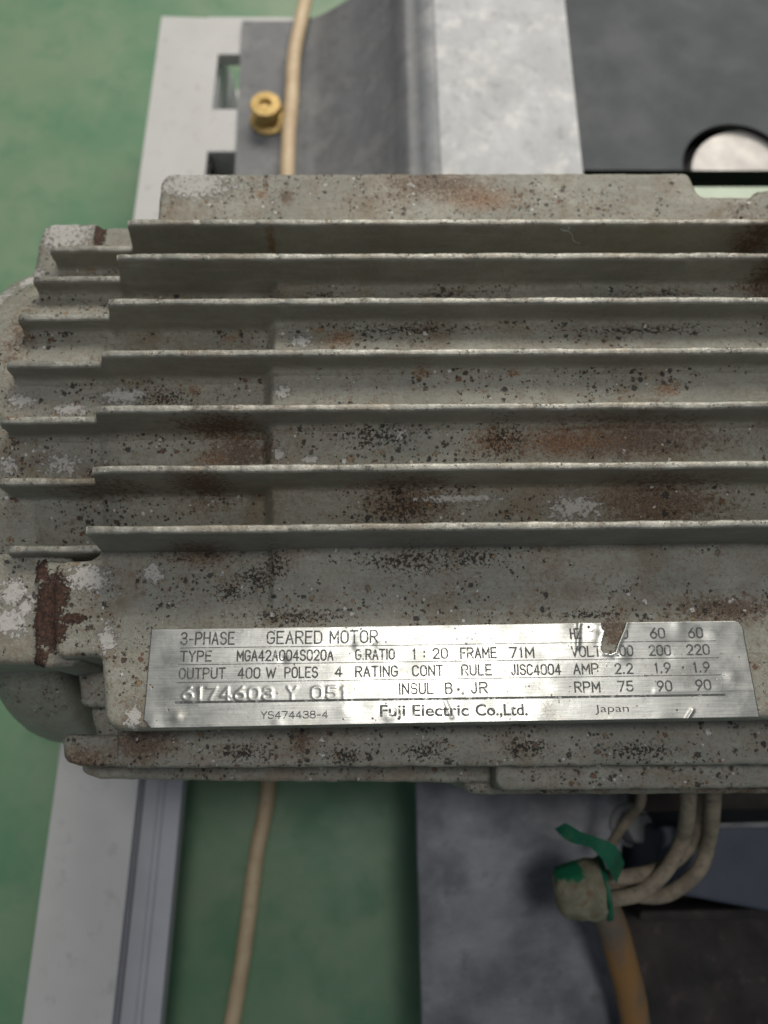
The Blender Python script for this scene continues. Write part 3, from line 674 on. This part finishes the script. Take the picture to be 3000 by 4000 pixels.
npl.data.polygons.foreach_set('use_smooth', [True]*len(npl.data.polygons))
npl.data.validate()
sm = npl.modifiers.new('thickness', 'SOLIDIFY'); sm.thickness = .00025; sm.offset = -1

def ribbon(strokes, wd, lift=.045):
    V, F_ = [], []
    for st in strokes:
        pts = []
        for a, b in zip(st[:-1], st[1:]):
            L = np.linalg.norm(b-a)
            if L < 1e-5: continue
            k = max(1, int(L/.35)); pts += [a+(b-a)*q/k for q in range(k)]
        pts.append(st[-1]); n = len(pts)
        if n < 2: continue
        pts = [np.array(p) for p in pts]; pts[0] = pts[0]-nrm(pts[1]-pts[0])*wd*.45; pts[-1] = pts[-1]+nrm(pts[-1]-pts[-2])*wd*.45
        b0 = len(V)
        for i, p in enumerate(pts):
            t0 = nrm(p-pts[i-1]) if i else nrm(pts[1]-p); t1 = nrm(pts[i+1]-p) if i < n-1 else t0
            t = t0+t1; t = nrm(t) if np.linalg.norm(t) > .3 else t1
            m = np.array((-t[1], t[0])); kk = min(1.6, 1/max(.5, abs(float(m@np.array((-t1[1], t1[0]))))))
            V += [p+m*wd/2*kk, p-m*wd/2*kk]
        F_ += [(b0+2*i, b0+2*i+1, b0+2*i+3, b0+2*i+2) for i in range(n-1)]
    V = np.array(V); z = zpl+disp(V[:, 0], V[:, 1])+lift
    keep = ~inside(V[:, 0], V[:, 1], tear)
    F_ = [f for f in F_ if all(keep[k] for k in f)]
    return np.column_stack([V, z]), F_
def letters(txt, x0, x1, y0, y1, cap=38, wd=.37, gap=.42):
    v, f = ribbon(word_strokes(txt, x0, x1, y0, y1, cap, gap), wd); mk('lettering', v, f, M_ink, npl, smooth=0)
WORDS = [('3-PHASE', 707, 913, 2518, 2516, 46), ('GEARED', 1044, 1256, 2514, 2512, 46), ('MOTOR', 1290, 1474, 2511, 2509, 46), ('.', 1505, 1512, 2508, 2508, 46), ('HZ', 2230, 2268, 2495, 2494, 38), ('0', 2430, 2452, 2494, 2494, 38),
 ('60', 2543, 2597, 2493, 2492, 38), ('60', 2693, 2747, 2491, 2490, 38), ('TYPE', 706, 824, 2583, 2582, 38), ('MGA42A004S020A', 927, 1300, 2581, 2578, 39), ('G.RATIO', 1390, 1540, 2576, 2574, 38), ('1', 1612, 1626, 2573, 2573, 38),
 (':', 1652, 1664, 2573, 2573, 38), ('20', 1693, 1748, 2572, 2571, 39), ('FRAME', 1801, 1938, 2571, 2569, 39), ('71M', 1992, 2085, 2569, 2568, 39), ('VOLT', 2235, 2346, 2565, 2563, 38), ('200', 2394, 2472, 2562, 2561, 38),
 ('200', 2538, 2620, 2560, 2559, 38), ('220', 2686, 2772, 2557, 2556, 38), ('OUTPUT', 700, 878, 2651, 2649, 39), ('400', 930, 1014, 2649, 2648, 39), ('W', 1040, 1075, 2647, 2647, 38), ('POLES', 1113, 1240, 2647, 2645, 39),
 ('4', 1309, 1335, 2643, 2643, 38), ('RATING', 1390, 1552, 2643, 2641, 39), ('CONT', 1613, 1729, 2640, 2638, 39), ('RULE', 1805, 1919, 2637, 2636, 39), ('JISC4004', 1999, 2190, 2636, 2634, 39), ('AMP', 2243, 2337, 2632, 2631, 38),
 ('2.2', 2405, 2472, 2631, 2630, 38), ('1.9', 2560, 2620, 2628, 2627, 38), ('1.9', 2712, 2773, 2625, 2624, 38), ('INSUL', 1560, 1691, 2711, 2709, 40), ('B', 1742, 1766, 2709, 2708, 40), ('JR', 1842, 1903, 2707, 2706, 40),
 ('RPM', 2248, 2344, 2703, 2702, 38), ('75', 2417, 2474, 2700, 2699, 38), ('90', 2571, 2625, 2699, 2698, 38), ('90', 2722, 2777, 2695, 2694, 38)]
for wtxt in WORDS: letters(*wtxt)
letters('YS474438-4', 1020, 1280, 2807, 2804, 27, .24, .30)
def rule(x0, y0, x1, y1, wd):
    a, b = np.array(P(x0, y0, zpl)[:2]), np.array(P(x1, y1, zpl)[:2]); v, f = ribbon([[a, b]], wd); mk('printed_rule', v, f, M_ink, npl, smooth=0)
rule(705, 2532, 2798, 2503, .16); rule(697, 2597, 2807, 2569, .16); rule(693, 2667, 2817, 2636, .16); rule(687, 2744, 2829, 2714, .50)
def font_text(txt, x0, x1, yb0, yb1, cap, bold):
    cu = bpy.data.curves.new('print', 'FONT'); cu.body = txt; cu.size = 1; cu.offset = bold; cu.resolution_u = 4
    ob = bpy.data.objects.new('print', cu); sc.collection.objects.link(ob); bpy.context.view_layer.update()
    me = bpy.data.meshes.new_from_object(ob.evaluated_get(bpy.context.evaluated_depsgraph_get()))
    v = np.array([x.co[:2] for x in me.vertices]); f = [tuple(p.vertices) for p in me.polygons]
    bpy.data.objects.remove(ob); bpy.data.curves.remove(cu); bpy.data.meshes.remove(me)
    A = np.array(P(x0, yb0, zpl)[:2]); B = np.array(P(x1, yb1, zpl)[:2]); up = np.array(P(x0, yb0-cap, zpl)[:2])-A; e = nrm(B-A); n = np.array((-e[1], e[0]))
    L = np.linalg.norm(B-A); mn, mx = v[:, 0].min(), v[:, 0].max(); ch = .70
    Q = A+np.outer((v[:, 0]-mn)/(mx-mn)*L, e)+np.outer(v[:, 1]/ch*float(up@n), n)
    mk('lettering', np.column_stack([Q, zpl+disp(Q[:, 0], Q[:, 1])+.06]), f, M_ink, npl, smooth=0)
font_text('Fuji Electric', 1484, 1832, 2798, 2795, 44, .022); font_text('Co.,Ltd.', 1858, 2062, 2795, 2793, 44, .022); font_text('Japan', 2326, 2458, 2782, 2780, 30, -.002)

# ------------------------------------------------------------------ cables
cb = tube('beige_cable', [P(1215, -250, -140), P(1205, -60, -142), P(1180, 60, -143), P(1148, 220, -143.5), P(1138, 400, -143.5), P(1128, 520, -144), P(1122, 670, -144), P(1110, 1000, -150), P(1100, 1700, -195), P(1080, 2500, -212),
      P(1048, 3070, -213), P(1000, 3350, -213), P(955, 3700, -213), P(905, 4000, -213), P(850, 4300, -213)], 3.5, M_cable, None, n=12, wob=.05)
tag(cb, 'long beige cable crossing the grey bracket flange and running under the motor to the floor', 'cable')

bs = thing('base_plate', P(2000, 3500, -146), 'mottled grey steel base plate below the motor, beside the green floor', 'plate')
yN = P(1630, 4000, -148)[1]-60
slab('plate_sheet', [(P(1632, 3500, -148)[0], yN), (P(2392, 4000, -148)[0]+2, yN), (P(2300, 3560, -148)[0]+9, P(2300, 3560, -148)[1]), (P(2420, 3060, -148)[0]+20, 55), (P(1632, 3500, -148)[0], 55)], -146.2, -150, M_base, bs, bev=.6, rad=1, wob=.02, step=8)
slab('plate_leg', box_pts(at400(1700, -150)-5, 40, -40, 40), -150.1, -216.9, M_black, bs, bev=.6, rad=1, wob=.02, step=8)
ds = thing('brown_steel_tray', P(2750, 3800, -175), 'dirty dark brown steel tray in the lower right shadow', 'tray')
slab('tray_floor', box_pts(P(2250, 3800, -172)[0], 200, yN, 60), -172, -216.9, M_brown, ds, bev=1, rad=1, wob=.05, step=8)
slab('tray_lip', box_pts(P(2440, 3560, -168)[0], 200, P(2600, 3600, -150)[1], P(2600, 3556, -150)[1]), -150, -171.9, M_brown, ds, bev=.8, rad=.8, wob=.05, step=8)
bb = thing('blue_grey_box', P(2800, 3400, -125), 'blue-grey painted steel housing in shadow behind the wires', 'housing')
slab_px('box_shell', [(2560, 3225), (3400, 3205), (3400, 3600), (3000, 3560), (2560, 3480)], -122, -171.8, M_blue, bb, bev=1, rad=2, wob=.05, step=4)
slab_px('box_lip', [(2790, 3216), (3400, 3200), (3400, 3225), (2790, 3236)], -118, -121.9, M_galvd, bb, bev=.5, rad=.8, wob=.05, step=4)

wz = -104
wr = 2.35
lab = 'dusty beige motor lead, %s, entering the taped splice'
def lead(pts, which): return tag(tube('motor_lead', pts, wr, M_wire, None, n=10, wob=.05), lab % which, 'wire', 'motor leads running into the taped splice')
lead([P(2690, 2960, -84), P(2690, 3120, -88), P(2668, 3271, wz), P(2606, 3392, wz), P(2515, 3478, wz), P(2430, 3506, wz), P(2340, 3512, wz), P(2290, 3512, wz)], 'front one of three')
lead([P(2790, 2960, -84), P(2786, 3120, -88), P(2770, 3271, wz-2), P(2728, 3400, wz-5), P(2620, 3486, wz-7.5), P(2520, 3500, wz-7), P(2400, 3470, wz-7), P(2290, 3470, wz-6)], 'rightmost of three')
lead([P(2745, 2960, -95), P(2740, 3120, -98), P(2700, 3290, wz-8), P(2600, 3385, wz-7), P(2480, 3420, wz-1), P(2392, 3428, wz), P(2290, 3440, wz)], 'uppermost of three')
sp = thing('taped_splice', P(2250, 3480, -118), 'bulky cable splice wrapped in dusty green tape with a loose green tail', 'splice')
a, b = np.array(P(2362, 3468, wz-1)), np.array(P(2168, 3486, wz-3))
def hollow(name, a, b, r0, r1, mat, parent, th=.5, wob=.06, seed=0):
    d = nrm(b-a); u = nrm(np.cross(d, (0, 0, 1))); v = np.cross(d, u); V = []; seg = 40
    prof = [(0, r0-th-2), (0, r0-th), (0, r0), (.04, r0+.1), (.3, r0+.2), (.55, (r0+r1)/2+.3), (.8, r1), (.93, r1*.9), (1.0, r1*.62), (1.02, r1*.2)]
    for t, r in prof:
        for k in range(seg):
            an = 2*math.pi*k/seg; rr = r*(1+wob*nz(math.cos(an)*3, math.sin(an)*3, t*5, 1, seed))
            V.append(a+(b-a)*t+u*rr*math.cos(an)*1.0+v*rr*math.sin(an)*1.0)
    V[:seg] = [p+(b-a)*.35 for p in V[:seg]]
    F_ = grid_faces(len(prof), seg, True); F_.append(tuple((len(prof)-1)*seg+k for k in range(seg)))
    return mk(name, V, F_, mat, parent, smooth=60)
hollow('tape_wrap', a, b, 8.6, 7.4, M_tape2, sp, wob=.10)
hollow('tape_edge', a+(a-b)*.03, a+(b-a)*.10, 9.1, 8.9, M_green, sp, seed=9, th=.3)
# loose tail of tape: a curved ribbon with thickness
c = catmull([P(2424, 3412, -98), P(2385, 3340, -90), P(2320, 3292, -88), P(2245, 3268, -90), P(2188, 3226, -93)], 8)
V = []
for i, p in enumerate(c):
    t = i/(len(c)-1); hw = 3.3*(1-.55*t)+.5*math.sin(t*9); d = nrm(c[min(i+1, len(c)-1)]-c[max(i-1, 0)]); sd = nrm(np.cross(d, (0.2, .3, 1)))
    tilt = np.array((0, 0, 1.0))
    for s_, h in ((-1, 0), (1, 0), (1, -.3), (-1, -.3)): V.append(p+sd*hw*s_+tilt*(h+s_*(.8+1.5*t)))
F_ = grid_faces(len(c), 4, True); F_ += [(0, 1, 2, 3), tuple(len(V)-4+k for k in range(4))[::-1]]
mk('tape_tail', V, F_, M_green, sp, smooth=60)
oc = tube('orange_cable', [P(2300, 3480, -112), P(2350, 3530, -116), P(2392, 3620, -120), P(2432, 3760, -126), P(2462, 3880, -130), P(2482, 4010, -134), P(2500, 4200, -138)], 5.0, M_orange, None, n=10, wob=.03)
tag(oc, 'thick brown-orange cable leaving the taped splice downwards', 'cable')
yw = tube('thin_wire', [P(2370, 3330, -122), P(2410, 3260, -118), P(2460, 3190, -112), P(2500, 3140, -104), P(2510, 3060, -96)], 1.6, M_wire, None)
tag(yw, 'short thin olive wire in shadow behind the green tape tail', 'wire')
bo = thing('dull_bolt', P(2490, 3180, -140), 'dull blurred bolt head in shadow under the motor, above the leads', 'bolt')
lathe('bolt_head', [(5.5, -146), (5.6, -134), (5.0, -133), (2.5, -132.6)], M_galvd, bo, *P(2500, 3235, -135)[:2], hexa=(0, 1, 2))
lathe('bolt_washer', [(7.5, -146.1), (7.5, -145), (6.8, -144.6)], M_galvd, bo, *P(2500, 3235, -135)[:2])
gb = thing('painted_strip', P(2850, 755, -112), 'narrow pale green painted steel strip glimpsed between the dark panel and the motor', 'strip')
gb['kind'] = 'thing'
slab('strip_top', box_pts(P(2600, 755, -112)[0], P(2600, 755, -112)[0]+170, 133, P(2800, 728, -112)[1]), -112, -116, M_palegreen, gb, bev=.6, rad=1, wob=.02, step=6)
# lint on the top fin
li = tube('lint_fibre', [P(2185, 888, -14), P(2210, 878, -13), P(2225, 893, -13), P(2205, 903, -14), P(2190, 895, -13.5), P(2230, 910, -15), P(2240, 940, -17), P(2265, 952, -19)], .05, M_lint, None, seg=5)
tag(li, 'pale curl of lint clinging to the dark face of the topmost fin', 'lint')
